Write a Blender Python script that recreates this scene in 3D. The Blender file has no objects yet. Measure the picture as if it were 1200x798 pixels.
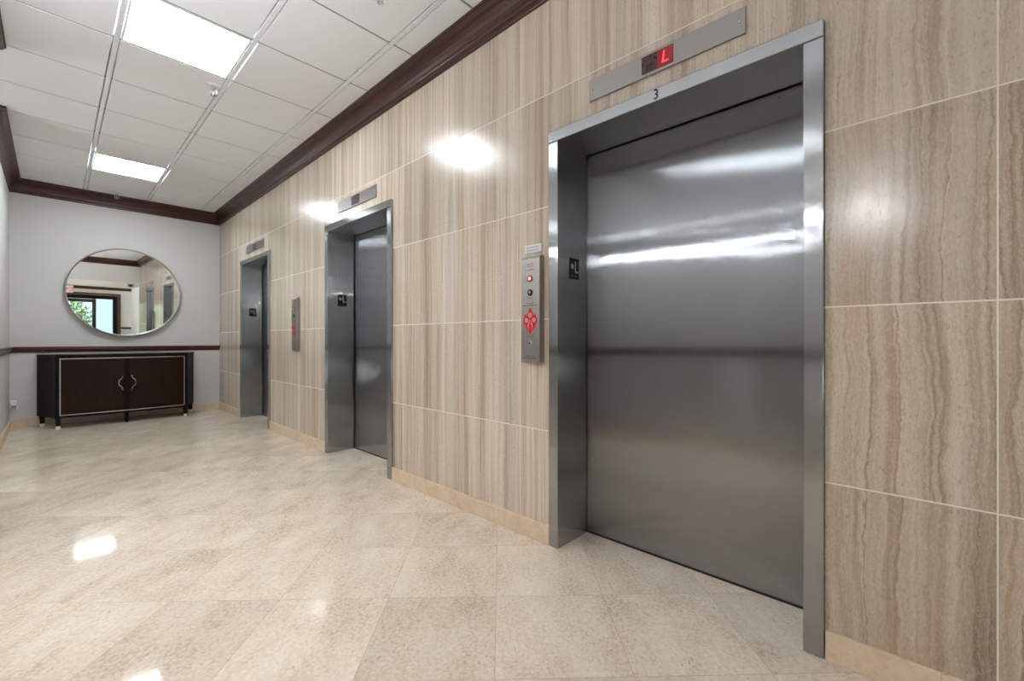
import bpy, bmesh, math, random
from mathutils import Vector, Matrix

random.seed(7)
S = bpy.context.scene
COL = S.collection
PI = math.pi

# ------------------------------------------------------------------ dimensions
XW = 1.85          # face of the stone elevator wall
XN = -0.318        # face of the left wall on the near side of the corridor
YB = 8.26          # face of the back wall
XL = -0.375        # face of the left wall
YF = -1.2          # face of the bulkhead behind the camera
H = 3.115          # ceiling
CA, CB = 4.48, 5.846   # side corridor opening in the left wall (Y range)
XC = -3.6          # end of side corridor
PITCH = 2.80
ELEV_Y = [0.255, 3.052, 5.860]     # near edge of each frame
EW = 1.215         # outer frame width
EH = 2.215         # outer frame height
FW = 0.063         # frame face
VH = 2.43          # vestibule ceiling


# ------------------------------------------------------------------ node helper
class NT:
    def __init__(self, name):
        self.m = bpy.data.materials.new(name)
        self.m.use_nodes = True
        self.t = self.m.node_tree
        self.t.nodes.clear()
        self.out = self.t.nodes.new('ShaderNodeOutputMaterial')

    def n(self, typ, ins=None, **props):
        nd = self.t.nodes.new(typ)
        for k, v in props.items():
            setattr(nd, k, v)
        if ins:
            for k, v in ins.items():
                self.put(nd.inputs[k], v)
        return nd

    def put(self, sock, v):
        if isinstance(v, bpy.types.NodeSocket):
            self.t.links.new(v, sock)
        elif isinstance(v, bpy.types.Node):
            self.t.links.new(v.outputs[0], sock)
        else:
            sock.default_value = v

    def math(self, op, a, b=0.0, c=None, clamp=False):
        nd = self.n('ShaderNodeMath', operation=op, use_clamp=clamp)
        self.put(nd.inputs[0], a)
        self.put(nd.inputs[1], b)
        if c is not None:
            self.put(nd.inputs[2], c)
        return nd.outputs[0]

    def comb(self, x, y, z):
        return self.n('ShaderNodeCombineXYZ', {0: x, 1: y, 2: z}).outputs[0]

    def noise(self, vec, scale=1.0, detail=2.0, rough=0.5, dist=0.0):
        return self.n('ShaderNodeTexNoise', {'Vector': vec, 'Scale': scale, 'Detail': detail,
                                             'Roughness': rough, 'Distortion': dist}).outputs[0]

    def ramp(self, fac, stops, interp='LINEAR'):
        nd = self.n('ShaderNodeValToRGB', {0: fac})
        cr = nd.color_ramp
        cr.interpolation = interp
        while len(cr.elements) < len(stops):
            cr.elements.new(0.5)
        for e, (p, c) in zip(cr.elements, stops):
            e.position = p
            e.color = (c[0], c[1], c[2], 1) if hasattr(c, '__len__') else (c, c, c, 1)
        return nd.outputs[0]

    def mix(self, fac, a, b, blend='MIX'):
        nd = self.n('ShaderNodeMix', data_type='RGBA', blend_type=blend)
        self.put(nd.inputs[0], fac)
        for i, v in ((6, a), (7, b)):
            if isinstance(v, tuple):
                v = (v[0], v[1], v[2], 1)
            self.put(nd.inputs[i], v)
        return nd.outputs[2]

    def maprange(self, v, a, b, c, d, smooth=False):
        nd = self.n('ShaderNodeMapRange', {0: v, 1: a, 2: b, 3: c, 4: d})
        if smooth:
            nd.interpolation_type = 'SMOOTHSTEP'
        return nd.outputs[0]

    def pos(self):
        g = self.n('ShaderNodeNewGeometry')
        s = self.n('ShaderNodeSeparateXYZ', {0: g.outputs['Position']})
        return g.outputs['Position'], s.outputs[0], s.outputs[1], s.outputs[2]

    def obj(self):
        g = self.n('ShaderNodeTexCoord')
        s = self.n('ShaderNodeSeparateXYZ', {0: g.outputs['Object']})
        return g.outputs['Object'], s.outputs[0], s.outputs[1], s.outputs[2]

    def bump(self, h, strength=0.2, dist=0.01):
        return self.n('ShaderNodeBump', {'Strength': strength, 'Distance': dist, 'Height': h}).outputs[0]

    def principled(self, **kw):
        nd = self.t.nodes.new('ShaderNodeBsdfPrincipled')
        for k, v in kw.items():
            k = k.replace('_', ' ')
            if isinstance(v, tuple) and len(v) == 3 and nd.inputs[k].type == 'RGBA':
                v = (*v, 1)
            self.put(nd.inputs[k], v)
        self.t.links.new(nd.outputs[0], self.out.inputs[0])
        return nd


M = {}


def plain(name, col, rough=0.5, metal=0.0, var=0.06, scale=30.0, **kw):
    """A single-coloured surface with a faint procedural mottle and roughness variation."""
    n = NT(name)
    p, *_ = n.obj()
    f = n.noise(p, scale, 3)
    c = n.mix(n.maprange(f, 0.3, 0.7, 0, 1), tuple(x * (1 - var) for x in col), tuple(min(1, x * (1 + var)) for x in col))
    r = n.maprange(f, 0.3, 0.7, max(0.0, rough - 0.03), min(1, rough + 0.03))
    n.principled(Base_Color=c, Roughness=r, Metallic=metal, **kw)
    M[name] = n.m


def emit(name, col, strength, base=0.7):
    n = NT(name)
    p, *_ = n.obj()
    f = n.noise(p, 40.0, 1)
    c = n.mix(f, tuple(x * 0.98 for x in col), col)
    n.principled(Base_Color=tuple(x * base for x in col), Roughness=0.5, Emission_Color=c, Emission_Strength=strength)
    M[name] = n.m


# ------------------------------------------------------------------ stone wall
def mat_travertine():
    n = NT('travertine')
    p, x, y, z = n.pos()
    pw, ph = 0.6125, 0.609
    ty = n.math('DIVIDE', n.math('SUBTRACT', y, 1.69), pw)
    tz = n.math('DIVIDE', z, ph)
    iy = n.math('FLOOR', ty)
    iz = n.math('FLOOR', tz)
    fy = n.math('SUBTRACT', ty, iy)
    fz = n.math('SUBTRACT', tz, iz)
    wn = n.n('ShaderNodeTexWhiteNoise', {'Vector': n.comb(iy, 3.3, 0.0)}, noise_dimensions='3D')
    wt = n.n('ShaderNodeTexWhiteNoise', {'Vector': n.comb(iy, iz, 1.7)}, noise_dimensions='3D')
    off = n.math('MULTIPLY', wn.outputs[0], 40.0)
    offz = n.math('ADD', off, n.math('MULTIPLY', iz, 0.13))
    # wobble of the veins
    wob = n.noise(n.comb(n.math('MULTIPLY', y, 3.5), offz, n.math('MULTIPLY', z, 2.6)), 1.0, 3.0, 0.55)
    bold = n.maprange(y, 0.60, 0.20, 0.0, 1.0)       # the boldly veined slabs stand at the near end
    amp = n.math('MULTIPLY_ADD', bold, 0.050, 0.020)
    yv = n.math('ADD', y, n.math('MULTIPLY', n.math('SUBTRACT', wob, 0.5), amp))
    lump = n.noise(n.comb(n.math('MULTIPLY', y, 45.0), offz, n.math('MULTIPLY', z, 24.0)), 1.0, 3.0, 0.6)
    yv = n.math('ADD', yv, n.math('MULTIPLY', n.math('SUBTRACT', lump, 0.5), n.math('MULTIPLY_ADD', bold, 0.012, 0.010)))
    wide = n.noise(n.comb(n.math('MULTIPLY', yv, 9.0), offz, n.math('MULTIPLY', z, 0.18)), 1.0, 3.0, 0.6)
    mid = n.noise(n.comb(n.math('MULTIPLY', yv, 34.0), offz, n.math('MULTIPLY', z, 0.35)), 1.0, 3.0, 0.6)
    fine = n.noise(n.comb(n.math('MULTIPLY', yv, 130.0), offz, n.math('MULTIPLY', z, 1.3)), 1.0, 2.0, 0.6)
    v = n.math('ADD', n.math('MULTIPLY', wide, 0.40), n.math('ADD', n.math('MULTIPLY', mid, 0.34), n.math('MULTIPLY', fine, 0.26)))
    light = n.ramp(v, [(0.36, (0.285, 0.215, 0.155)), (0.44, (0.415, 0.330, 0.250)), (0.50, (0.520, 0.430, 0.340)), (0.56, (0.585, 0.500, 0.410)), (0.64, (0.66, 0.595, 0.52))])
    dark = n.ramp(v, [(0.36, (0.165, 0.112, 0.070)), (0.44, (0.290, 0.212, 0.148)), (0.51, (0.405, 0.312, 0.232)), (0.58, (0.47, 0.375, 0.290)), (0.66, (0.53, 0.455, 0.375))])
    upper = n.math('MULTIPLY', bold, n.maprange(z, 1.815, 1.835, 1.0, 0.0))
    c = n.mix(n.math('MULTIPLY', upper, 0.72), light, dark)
    # grey tint patches
    gt = n.noise(n.comb(n.math('MULTIPLY', yv, 6.0), n.math('ADD', offz, 9.0), n.math('MULTIPLY', z, 0.3)), 1.0, 1.0)
    c = n.mix(n.maprange(gt, 0.52, 0.70, 0.0, 0.45), c, (0.46, 0.425, 0.385))
    # thin brown growth lines
    rid = n.noise(n.comb(n.math('MULTIPLY', yv, 7.5), n.math('ADD', offz, 4.0), n.math('MULTIPLY', z, 0.12)), 1.0, 2.0, 0.5)
    lines = n.math('ABSOLUTE', n.math('SUBTRACT', n.math('FRACT', n.math('MULTIPLY', rid, 5.0)), 0.5))
    lf = n.maprange(lines, 0.0, 0.085, 1.0, 0.0)
    lf = n.math('MULTIPLY', lf, n.math('MULTIPLY_ADD', upper, 0.62, 0.24))
    c = n.mix(lf, c, (0.225, 0.155, 0.10))
    # pits and mottling
    pit = n.noise(n.comb(n.math('MULTIPLY', y, 150.0), off, n.math('MULTIPLY', z, 60.0)), 1.0, 2.0, 0.6)
    pitf = n.maprange(pit, 0.63, 0.70, 0.0, 0.55)
    c = n.mix(pitf, c, (0.26, 0.19, 0.13))
    spk = n.noise(n.comb(n.math('MULTIPLY', y, 230.0), off, n.math('MULTIPLY', z, 110.0)), 1.0, 3.0, 0.7)
    ochre = n.noise(n.comb(n.math('MULTIPLY', yv, 5.0), n.math('ADD', offz, 21.0), n.math('MULTIPLY', z, 1.1)), 1.0, 2.0)
    c = n.mix(n.math('MULTIPLY', n.maprange(ochre, 0.52, 0.68, 0.0, 0.55), upper), c, (0.42, 0.295, 0.175))
    c = n.mix(n.maprange(spk, 0.48, 0.72, 0.0, 0.30), c, (0.70, 0.64, 0.57))
    c = n.mix(n.maprange(spk, 0.46, 0.28, 0.0, 0.30), c, (0.27, 0.20, 0.145))
    tone = n.math('MULTIPLY_ADD', wt.outputs[0], 0.17, 0.90)
    hs = n.n('ShaderNodeHueSaturation', {'Value': tone, 'Color': c})
    c = hs.outputs[0]
    # grout
    gz = n.math('LESS_THAN', n.math('MINIMUM', fz, n.math('SUBTRACT', 1.0, fz)), 0.0040)
    gy = n.math('LESS_THAN', n.math('MINIMUM', fy, n.math('SUBTRACT', 1.0, fy)), 0.0033)
    gyv = n.math('MULTIPLY', gy, n.math('MULTIPLY_ADD', bold, 0.55, 0.45))
    g = n.math('MAXIMUM', gz, gyv)
    c = n.mix(g, c, (0.70, 0.64, 0.57))
    rr = n.maprange(spk, 0.3, 0.7, 0.13, 0.25)
    rr = n.math('ADD', rr, n.math('MULTIPLY', g, 0.4))
    hgt = n.math('ADD', n.math('MULTIPLY', g, -1.0), n.math('ADD', n.math('MULTIPLY', pitf, -0.5), n.math('MULTIPLY', spk, 0.22)))
    n.principled(Base_Color=c, Roughness=rr, Specular_IOR_Level=0.5, Normal=n.bump(hgt, 0.22, 0.004))
    M['travertine'] = n.m


def mat_floor():
    n = NT('floor_marble')
    p, x, y, z = n.pos()
    r = 0.70710678
    tile = 0.4595
    s = n.math('MULTIPLY', n.math('ADD', x, y), r)
    b = n.math('MULTIPLY', n.math('SUBTRACT', x, y), r)
    ts = n.math('DIVIDE', n.math('SUBTRACT', s, 1.878), tile)
    tb = n.math('DIVIDE', n.math('ADD', b, 0.020), tile)
    i, j = n.math('FLOOR', ts), n.math('FLOOR', tb)
    fs, fb = n.math('SUBTRACT', ts, i), n.math('SUBTRACT', tb, j)
    w = n.n('ShaderNodeTexWhiteNoise', {'Vector': n.comb(i, j, 0.5)}, noise_dimensions='3D')
    o = n.math('MULTIPLY', w.outputs[0], 30.0)
    vec = n.comb(n.math('MULTIPLY', s, 1.0), n.math('MULTIPLY', b, 1.0), o)
    cloud = n.noise(n.comb(n.math('MULTIPLY', s, 3.0), n.math('MULTIPLY', b, 5.5), o), 1.0, 4.0, 0.6, 0.3)
    mott = n.noise(vec, 70.0, 4.0, 0.7)
    v = n.math('ADD', n.math('MULTIPLY', cloud, 0.44), n.math('MULTIPLY', mott, 0.56))
    c = n.ramp(v, [(0.36, (0.48, 0.370, 0.275)), (0.46, (0.605, 0.500, 0.398)), (0.54, (0.670, 0.572, 0.470)), (0.66, (0.73, 0.645, 0.555))])
    # soft veins running with each tile
    vn = n.noise(n.comb(n.math('MULTIPLY', s, 1.2), n.math('MULTIPLY', b, 7.0), n.math('ADD', o, 5.0)), 1.0, 5.0, 0.6, 0.9)
    vf = n.maprange(n.math('ABSOLUTE', n.math('SUBTRACT', vn, 0.5)), 0.0, 0.02, 0.14, 0.0)
    c = n.mix(vf, c, (0.44, 0.33, 0.22))
    # dark flecks
    fl = n.noise(n.comb(n.math('MULTIPLY', s, 40.0), n.math('MULTIPLY', b, 85.0), o), 1.0, 2.0, 0.6)
    big = n.noise(vec, 5.0, 1.0)
    ff = n.math('MULTIPLY', n.maprange(fl, 0.655, 0.72, 0.0, 0.65), n.maprange(big, 0.42, 0.6, 0.12, 1.0))
    c = n.mix(ff, c, (0.24, 0.165, 0.10))
    hs = n.n('ShaderNodeHueSaturation', {'Value': n.math('MULTIPLY_ADD', n.math('POWER', w.outputs[0], 0.6), 0.16, 0.88), 'Color': c})
    c = hs.outputs[0]
    d = n.math('MINIMUM', n.math('MINIMUM', fs, n.math('SUBTRACT', 1.0, fs)), n.math('MINIMUM', fb, n.math('SUBTRACT', 1.0, fb)))
    g = n.math('LESS_THAN', d, 0.0030)
    c = n.mix(n.math('MULTIPLY', g, 0.75), c, (0.30, 0.225, 0.15))
    rr = n.maprange(mott, 0.3, 0.7, 0.04, 0.075)
    rr = n.math('ADD', rr, n.math('MULTIPLY', g, 0.4))
    # each slab is laid a hair out of level, so its reflections break at the joints
    wv = n.noise(vec, 3.0, 1.0)
    n.principled(Base_Color=c, Roughness=rr, Specular_IOR_Level=0.5,
                 Normal=n.bump(n.math('ADD', n.math('MULTIPLY', wv, 1.0), n.math('MULTIPLY', g, -0.05)), 0.02, 0.02))
    M['floor_marble'] = n.m


def mat_baseboard():
    n = NT('baseboard_marble')
    p, x, y, z = n.pos()
    f = n.noise(p, 14.0, 4.0, 0.6, 0.5)
    m = n.noise(p, 70.0, 3.0, 0.6)
    v = n.math('ADD', n.math('MULTIPLY', f, 0.6), n.math('MULTIPLY', m, 0.4))
    c = n.ramp(v, [(0.35, (0.58, 0.445, 0.305)), (0.5, (0.64, 0.505, 0.36)), (0.65, (0.68, 0.56, 0.42))])
    fr = n.math('FRACT', n.math('DIVIDE', n.math('SUBTRACT', n.math('ADD', x, y), 1.79 + XW), 0.46))
    g = n.math('LESS_THAN', fr, 0.006)
    c = n.mix(n.math('MULTIPLY', g, 0.5), c, (0.30, 0.22, 0.14))
    n.principled(Base_Color=c, Roughness=0.25)
    M['baseboard_marble'] = n.m


def mat_paint(name, col):
    n = NT(name)
    p, x, y, z = n.pos()
    f = n.noise(p, 1.2, 2.0)
    c = n.mix(f, tuple(v * 0.97 for v in col), tuple(min(1, v * 1.03) for v in col))
    g = n.noise(p, 220.0, 2.0)
    n.principled(Base_Color=c, Roughness=0.55, Specular_IOR_Level=0.3, Normal=n.bump(g, 0.08, 0.002))
    M[name] = n.m


def mat_ceiling():
    n = NT('ceiling_tile')
    p, x, y, z = n.pos()
    f = n.noise(p, 260.0, 3.0, 0.6)
    pin = n.noise(p, 420.0, 1.0)
    c = n.mix(n.maprange(f, 0.3, 0.7, 0, 1), (0.79, 0.805, 0.825), (0.85, 0.865, 0.885))
    n.principled(Base_Color=c, Roughness=0.9, Specular_IOR_Level=0.1, Normal=n.bump(pin, 0.15, 0.002))
    M['ceiling_tile'] = n.m


def mat_wood(name, c0, c1, rough=0.28, axis=(1, 1, 12), coat=0.25, spec=0.5):
    n = NT(name)
    p, x, y, z = n.pos()
    v = n.comb(n.math('MULTIPLY', x, float(axis[0])), n.math('MULTIPLY', y, float(axis[1])), n.math('MULTIPLY', z, float(axis[2])))
    f = n.noise(v, 4.0, 5.0, 0.6, 0.8)
    g = n.noise(v, 28.0, 3.0, 0.6)
    t = n.math('ADD', n.math('MULTIPLY', f, 0.65), n.math('MULTIPLY', g, 0.35))
    c = n.mix(n.maprange(t, 0.32, 0.68, 0, 1), c0, c1)
    n.principled(Base_Color=c, Roughness=n.maprange(g, 0.3, 0.7, rough - 0.05, rough + 0.06), Coat_Weight=coat, Coat_Roughness=0.15, Specular_IOR_Level=spec)
    M[name] = n.m


def mat_steel(name, col, rough=0.14, spread=0.55, aniso=0.6):
    """Stainless steel with a fine vertical grain: the grooves tilt the surface sideways, so reflections smear sideways."""
    n = NT(name)
    p, x, y, z = n.pos()
    geo = n.n('ShaderNodeNewGeometry')
    cr = n.n('ShaderNodeVectorMath', {0: geo.outputs['Normal'], 1: (0.001, 0.002, 1.0)}, operation='CROSS_PRODUCT')
    tg = n.n('ShaderNodeVectorMath', {0: cr.outputs[0]}, operation='NORMALIZE').outputs[0]
    h = n.math('ADD', x, y)
    w1 = n.n('ShaderNodeTexWhiteNoise', {'Vector': n.comb(n.math('MULTIPLY', h, 21000.0), n.math('MULTIPLY', z, 9000.0), 1.0)}, noise_dimensions='3D').outputs[0]
    w2 = n.n('ShaderNodeTexWhiteNoise', {'Vector': n.comb(n.math('MULTIPLY', h, 17000.0), n.math('MULTIPLY', z, 11000.0), 2.0)}, noise_dimensions='3D').outputs[0]
    g = n.math('MULTIPLY', n.math('SUBTRACT', n.math('MULTIPLY_ADD', w2, 0.4, w1), 0.7), spread)
    off = n.n('ShaderNodeVectorMath', {0: tg, 3: g}, operation='SCALE').outputs[0]
    nn = n.n('ShaderNodeVectorMath', {0: geo.outputs['Normal'], 1: off}, operation='ADD').outputs[0]
    nn = n.n('ShaderNodeVectorMath', {0: nn}, operation='NORMALIZE').outputs[0]
    gr = n.noise(n.comb(n.math('MULTIPLY', h, 700.0), n.math('MULTIPLY', z, 5.0), 0.0), 1.0, 2.0, 0.6)
    cl = n.noise(n.comb(n.math('MULTIPLY', h, 1.5), n.math('MULTIPLY', z, 3.0), 0.0), 1.0, 2.0, 0.5)
    c = n.mix(n.maprange(gr, 0.3, 0.7, 0, 1), tuple(v * 0.96 for v in col), tuple(v * 1.04 for v in col))
    r = n.maprange(cl, 0.3, 0.7, rough - 0.01, rough + 0.02)
    n.principled(Base_Color=c, Metallic=1.0, Roughness=r, Anisotropic=aniso, Tangent=tg, Normal=nn)
    M[name] = n.m


mat_travertine()
mat_floor()
mat_baseboard()
mat_paint('grey_paint', (0.565, 0.553, 0.540))
mat_paint('white_paint', (0.84, 0.84, 0.825))
mat_paint('beige_paint', (0.60, 0.555, 0.50))
mat_ceiling()
mat_wood('mahogany_y', (0.026, 0.0075, 0.005), (0.062, 0.0175, 0.0105), 0.32, (10, 0.8, 10), 0.08, 0.4)
mat_wood('mahogany_x', (0.028, 0.008, 0.0055), (0.070, 0.018, 0.012), 0.32, (0.8, 10, 10), 0.08, 0.4)
mat_wood('rail_x', (0.050, 0.0125, 0.009), (0.115, 0.028, 0.019), 0.30, (0.8, 10, 10), 0.08, 0.4)
mat_wood('espresso', (0.011, 0.0045, 0.0025), (0.022, 0.0082, 0.0045), 0.34, (10, 10, 0.9), 0.0, 0.16)
mat_wood('espresso_dark', (0.0065, 0.0042, 0.0034), (0.011, 0.0065, 0.0052), 0.50, (10, 10, 0.9), 0.0, 0.10)
mat_wood('door_brown', (0.06, 0.022, 0.012), (0.13, 0.05, 0.028), 0.35, (10, 10, 0.9))
mat_steel('steel_door', (0.360, 0.373, 0.390), 0.075, 1.25, 0.0)
mat_steel('steel_frame', (0.40, 0.405, 0.415), 0.10, 1.1, 0.0)
mat_steel('steel_plate', (0.33, 0.308, 0.29), 0.34, 0.40, 0.0)
plain('tee_white', (0.80, 0.81, 0.825), 0.5)
plain('fixture_white', (0.84, 0.84, 0.84), 0.4)
plain('plastic_white', (0.78, 0.78, 0.77), 0.35)
plain('plastic_grey', (0.35, 0.35, 0.36), 0.4)
plain('black', (0.009, 0.009, 0.010), 0.4, Specular_IOR_Level=0.15)
plain('reveal_grey', (0.26, 0.26, 0.26), 0.7)
plain('gap_black', (0.01, 0.01, 0.01), 0.9)
plain('chrome', (0.70, 0.70, 0.71), 0.18, 1.0)
plain('silver_leaf', (0.60, 0.57, 0.52), 0.32, 1.0)
plain('ferrule_metal', (0.80, 0.74, 0.62), 0.35, 0.8)
plain('mirror_rim', (0.55, 0.56, 0.57), 0.22, 1.0)
plain('mirror_silver', (0.93, 0.945, 0.93), 0.012, 1.0, var=0.003)
M['mirror_silver'].node_tree.nodes['Principled BSDF'].inputs['Roughness'].default_value = 0.0
for l in list(M['mirror_silver'].node_tree.links):
    if l.to_socket.name == 'Roughness':
        M['mirror_silver'].node_tree.links.remove(l)
plain('red_ink', (0.50, 0.008, 0.018), 0.5, Specular_IOR_Level=0.2)
plain('dull_red_ink', (0.36, 0.09, 0.08), 0.4)
plain('grey_ink', (0.10, 0.095, 0.09), 0.5)
plain('pale_ink', (0.58, 0.42, 0.41), 0.5)
plain('sign_silver', (0.78, 0.79, 0.79), 0.35)
plain('display_glass', (0.035, 0.006, 0.008), 0.12)
plain('display_off', (0.05, 0.022, 0.03), 0.15)
emit('display_glow', (1.0, 0.015, 0.03), 0.10, 0.08)
emit('segment_red', (1.0, 0.05, 0.07), 1.3, 0.3)
emit('button_lit', (1.0, 0.70, 0.60), 0.35)
emit('exit_red', (1.0, 0.03, 0.03), 0.25, 0.6)
emit('exit_face', (1.0, 0.93, 0.92), 0.12, 0.7)
LAMP = 20.0
emit('diffuser', (0.90, 0.96, 1.0), LAMP)
emit('sconce_lens', (0.92, 0.96, 1.0), 290.0)
emit('sconce_glass', (0.92, 0.96, 1.0), 20.0)
plain('leaf', (0.055, 0.11, 0.022), 0.5, var=0.45, scale=6.0)
plain('bark', (0.10, 0.07, 0.05), 0.8)
plain('paving', (0.55, 0.53, 0.50), 0.8, scale=4.0)
n_ = NT('clear_glass')
gl = n_.n('ShaderNodeBsdfGlossy', {'Roughness': 0.0})
tr = n_.n('ShaderNodeBsdfTransparent', {'Color': (0.93, 0.96, 0.97, 1)})
fr = n_.n('ShaderNodeFresnel', {'IOR': 1.45})
mx = n_.n('ShaderNodeMixShader', {0: fr.outputs[0], 1: tr.outputs[0], 2: gl.outputs[0]})
n_.t.links.new(mx.outputs[0], n_.out.inputs[0])
M['clear_glass'] = n_.m


# ------------------------------------------------------------------ geometry helpers
def link(name, bm, mat, parent=None, smooth=False, bevel=0.0, seg=2):
    bmesh.ops.recalc_face_normals(bm, faces=bm.faces[:])
    me = bpy.data.meshes.new(name)
    bm.to_mesh(me)
    bm.free()
    me.materials.append(M[mat])
    if smooth:
        for p in me.polygons:
            p.use_smooth = True
    o = bpy.data.objects.new(name, me)
    COL.objects.link(o)
    if parent is not None:
        o.parent = parent
    if bevel:
        b = o.modifiers.new('bevel', 'BEVEL')
        b.width = bevel
        b.segments = seg
        b.limit_method = 'ANGLE'
        b.angle_limit = math.radians(40)
    if smooth:
        try:
            me.set_sharp_from_angle(angle=math.radians(35))
        except Exception:
            pass
    return o


def box(bm, x0, x1, y0, y1, z0, z1):
    v = [bm.verts.new(c) for c in ((x0, y0, z0), (x1, y0, z0), (x1, y1, z0), (x0, y1, z0),
                                   (x0, y0, z1), (x1, y0, z1), (x1, y1, z1), (x0, y1, z1))]
    for f in ((0, 3, 2, 1), (4, 5, 6, 7), (0, 1, 5, 4), (1, 2, 6, 5), (2, 3, 7, 6), (3, 0, 4, 7)):
        bm.faces.new([v[i] for i in f])


def boxes(*bs):
    bm = bmesh.new()
    for b in bs:
        box(bm, *b)
    return bm


def thing(name, label, cat, loc=(0, 0, 0), group=None):
    o = bpy.data.objects.new(name, None)
    o.empty_display_size = 0.05
    COL.objects.link(o)
    o.location = loc
    tag(o, label, cat, group)
    return o


def tag(o, label, cat, group=None):
    o['label'] = label
    o['category'] = cat
    if group:
        o['group'] = group
    return o


def struct(o):
    o['kind'] = 'structure'
    return o


def dup(root, loc, label, group=None):
    r = root.copy()
    COL.objects.link(r)
    r.location = loc
    r['label'] = label
    if group:
        r['group'] = group
    for ch in list(root.children):
        c = ch.copy()
        COL.objects.link(c)
        c.parent = r
        for g in list(ch.children):
            d = g.copy()
            COL.objects.link(d)
            d.parent = c
    return r


def prism(bm, pts, axis, a, b):
    """Extrude a 2D outline along an axis from a to b. axis 'x': pts=(y,z); 'y': (x,z); 'z': (x,y)."""
    def mk(p, t):
        return {'x': (t, p[0], p[1]), 'y': (p[0], t, p[1]), 'z': (p[0], p[1], t)}[axis]
    A = [bm.verts.new(mk(p, a)) for p in pts]
    B = [bm.verts.new(mk(p, b)) for p in pts]
    k = len(pts)
    bm.faces.new(A[::-1])
    bm.faces.new(B)
    for i in range(k):
        bm.faces.new((A[i], A[(i + 1) % k], B[(i + 1) % k], B[i]))


def lathe(bm, prof, axis='z', c=(0, 0, 0), seg=32):
    """Revolve (radius, along) profile."""
    rings = []
    for r, h in prof:
        ring = []
        for i in range(seg):
            a = 2 * PI * i / seg
            u, v = r * math.cos(a), r * math.sin(a)
            q = {'z': (u, v, h), 'x': (h, u, v), 'y': (u, h, v)}[axis]
            ring.append(bm.verts.new((q[0] + c[0], q[1] + c[1], q[2] + c[2])))
        rings.append(ring)
    for a, b in zip(rings, rings[1:]):
        for i in range(seg):
            bm.faces.new((a[i], a[(i + 1) % seg], b[(i + 1) % seg], b[i]))
    bm.faces.new(rings[0][::-1])
    bm.faces.new(rings[-1])


def tube(bm, pts, rad, seg=8):
    pts = [Vector(p) for p in pts]
    rings = []
    for i, p in enumerate(pts):
        d = (pts[min(i + 1, len(pts) - 1)] - pts[max(i - 1, 0)]).normalized()
        up = Vector((0, 0, 1)) if abs(d.z) < 0.9 else Vector((0, 1, 0))
        u = d.cross(up).normalized()
        w = d.cross(u).normalized()
        r = rad[i] if hasattr(rad, '__len__') else rad
        rings.append([bm.verts.new(p + (u * math.cos(2 * PI * k / seg) + w * math.sin(2 * PI * k / seg)) * r) for k in range(seg)])
    for a, b in zip(rings, rings[1:]):
        for k in range(seg):
            bm.faces.new((a[k], a[(k + 1) % seg], b[(k + 1) % seg], b[k]))
    bm.faces.new(rings[0][::-1])
    bm.faces.new(rings[-1])


def sweep_pieces(profile, path):
    """Mitred runs of a moulding. profile=(projection, z); path keeps the room on its right. Yields one bmesh per run."""
    P = [Vector(p) for p in path]
    secs = []
    for i, p in enumerate(P):
        dirs = []
        if i > 0:
            dirs.append((P[i] - P[i - 1]).normalized())
        if i < len(P) - 1:
            dirs.append((P[i + 1] - P[i]).normalized())
        nr = [Vector((d.y, -d.x)) for d in dirs]
        if len(nr) == 1:
            off = nr[0]
        else:
            m = (nr[0] + nr[1])
            off = m / max(1e-6, m.dot(nr[0]))
        secs.append([(p.x + off.x * a, p.y + off.y * a, z) for a, z in profile])
    for s0, s1 in zip(secs, secs[1:]):
        bm = bmesh.new()
        A = [bm.verts.new(c) for c in s0]
        B = [bm.verts.new(c) for c in s1]
        k = len(A)
        for i in range(k):
            bm.faces.new((A[i], A[(i + 1) % k], B[(i + 1) % k], B[i]))
        bm.faces.new(A[::-1])
        bm.faces.new(B)
        yield bm


def text_bm(body, size, mat4, depth=0.001):
    cu = bpy.data.curves.new('lettering', 'FONT')
    cu.body = body
    cu.size = size
    cu.align_x = 'CENTER'
    cu.align_y = 'CENTER'
    cu.extrude = depth
    ob = bpy.data.objects.new('lettering', cu)
    COL.objects.link(ob)
    dg = bpy.context.evaluated_depsgraph_get()
    me = bpy.data.meshes.new_from_object(ob.evaluated_get(dg))
    bm = bmesh.new()
    bm.from_mesh(me)
    bmesh.ops.transform(bm, matrix=mat4, verts=bm.verts[:])
    bpy.data.objects.remove(ob)
    bpy.data.curves.remove(cu)
    bpy.data.meshes.remove(me)
    return bm


def basis(right, up, loc):
    r, u = Vector(right), Vector(up)
    f = r.cross(u)
    m = Matrix((r, u, f)).transposed().to_4x4()
    m.translation = Vector(loc)
    return m


# ------------------------------------------------------------------ the room shell
struct(link('floor', boxes((XC - 0.2, 2.4, -7.35, YB + 0.3, -0.12, 0.0)), 'floor_marble'))

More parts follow.
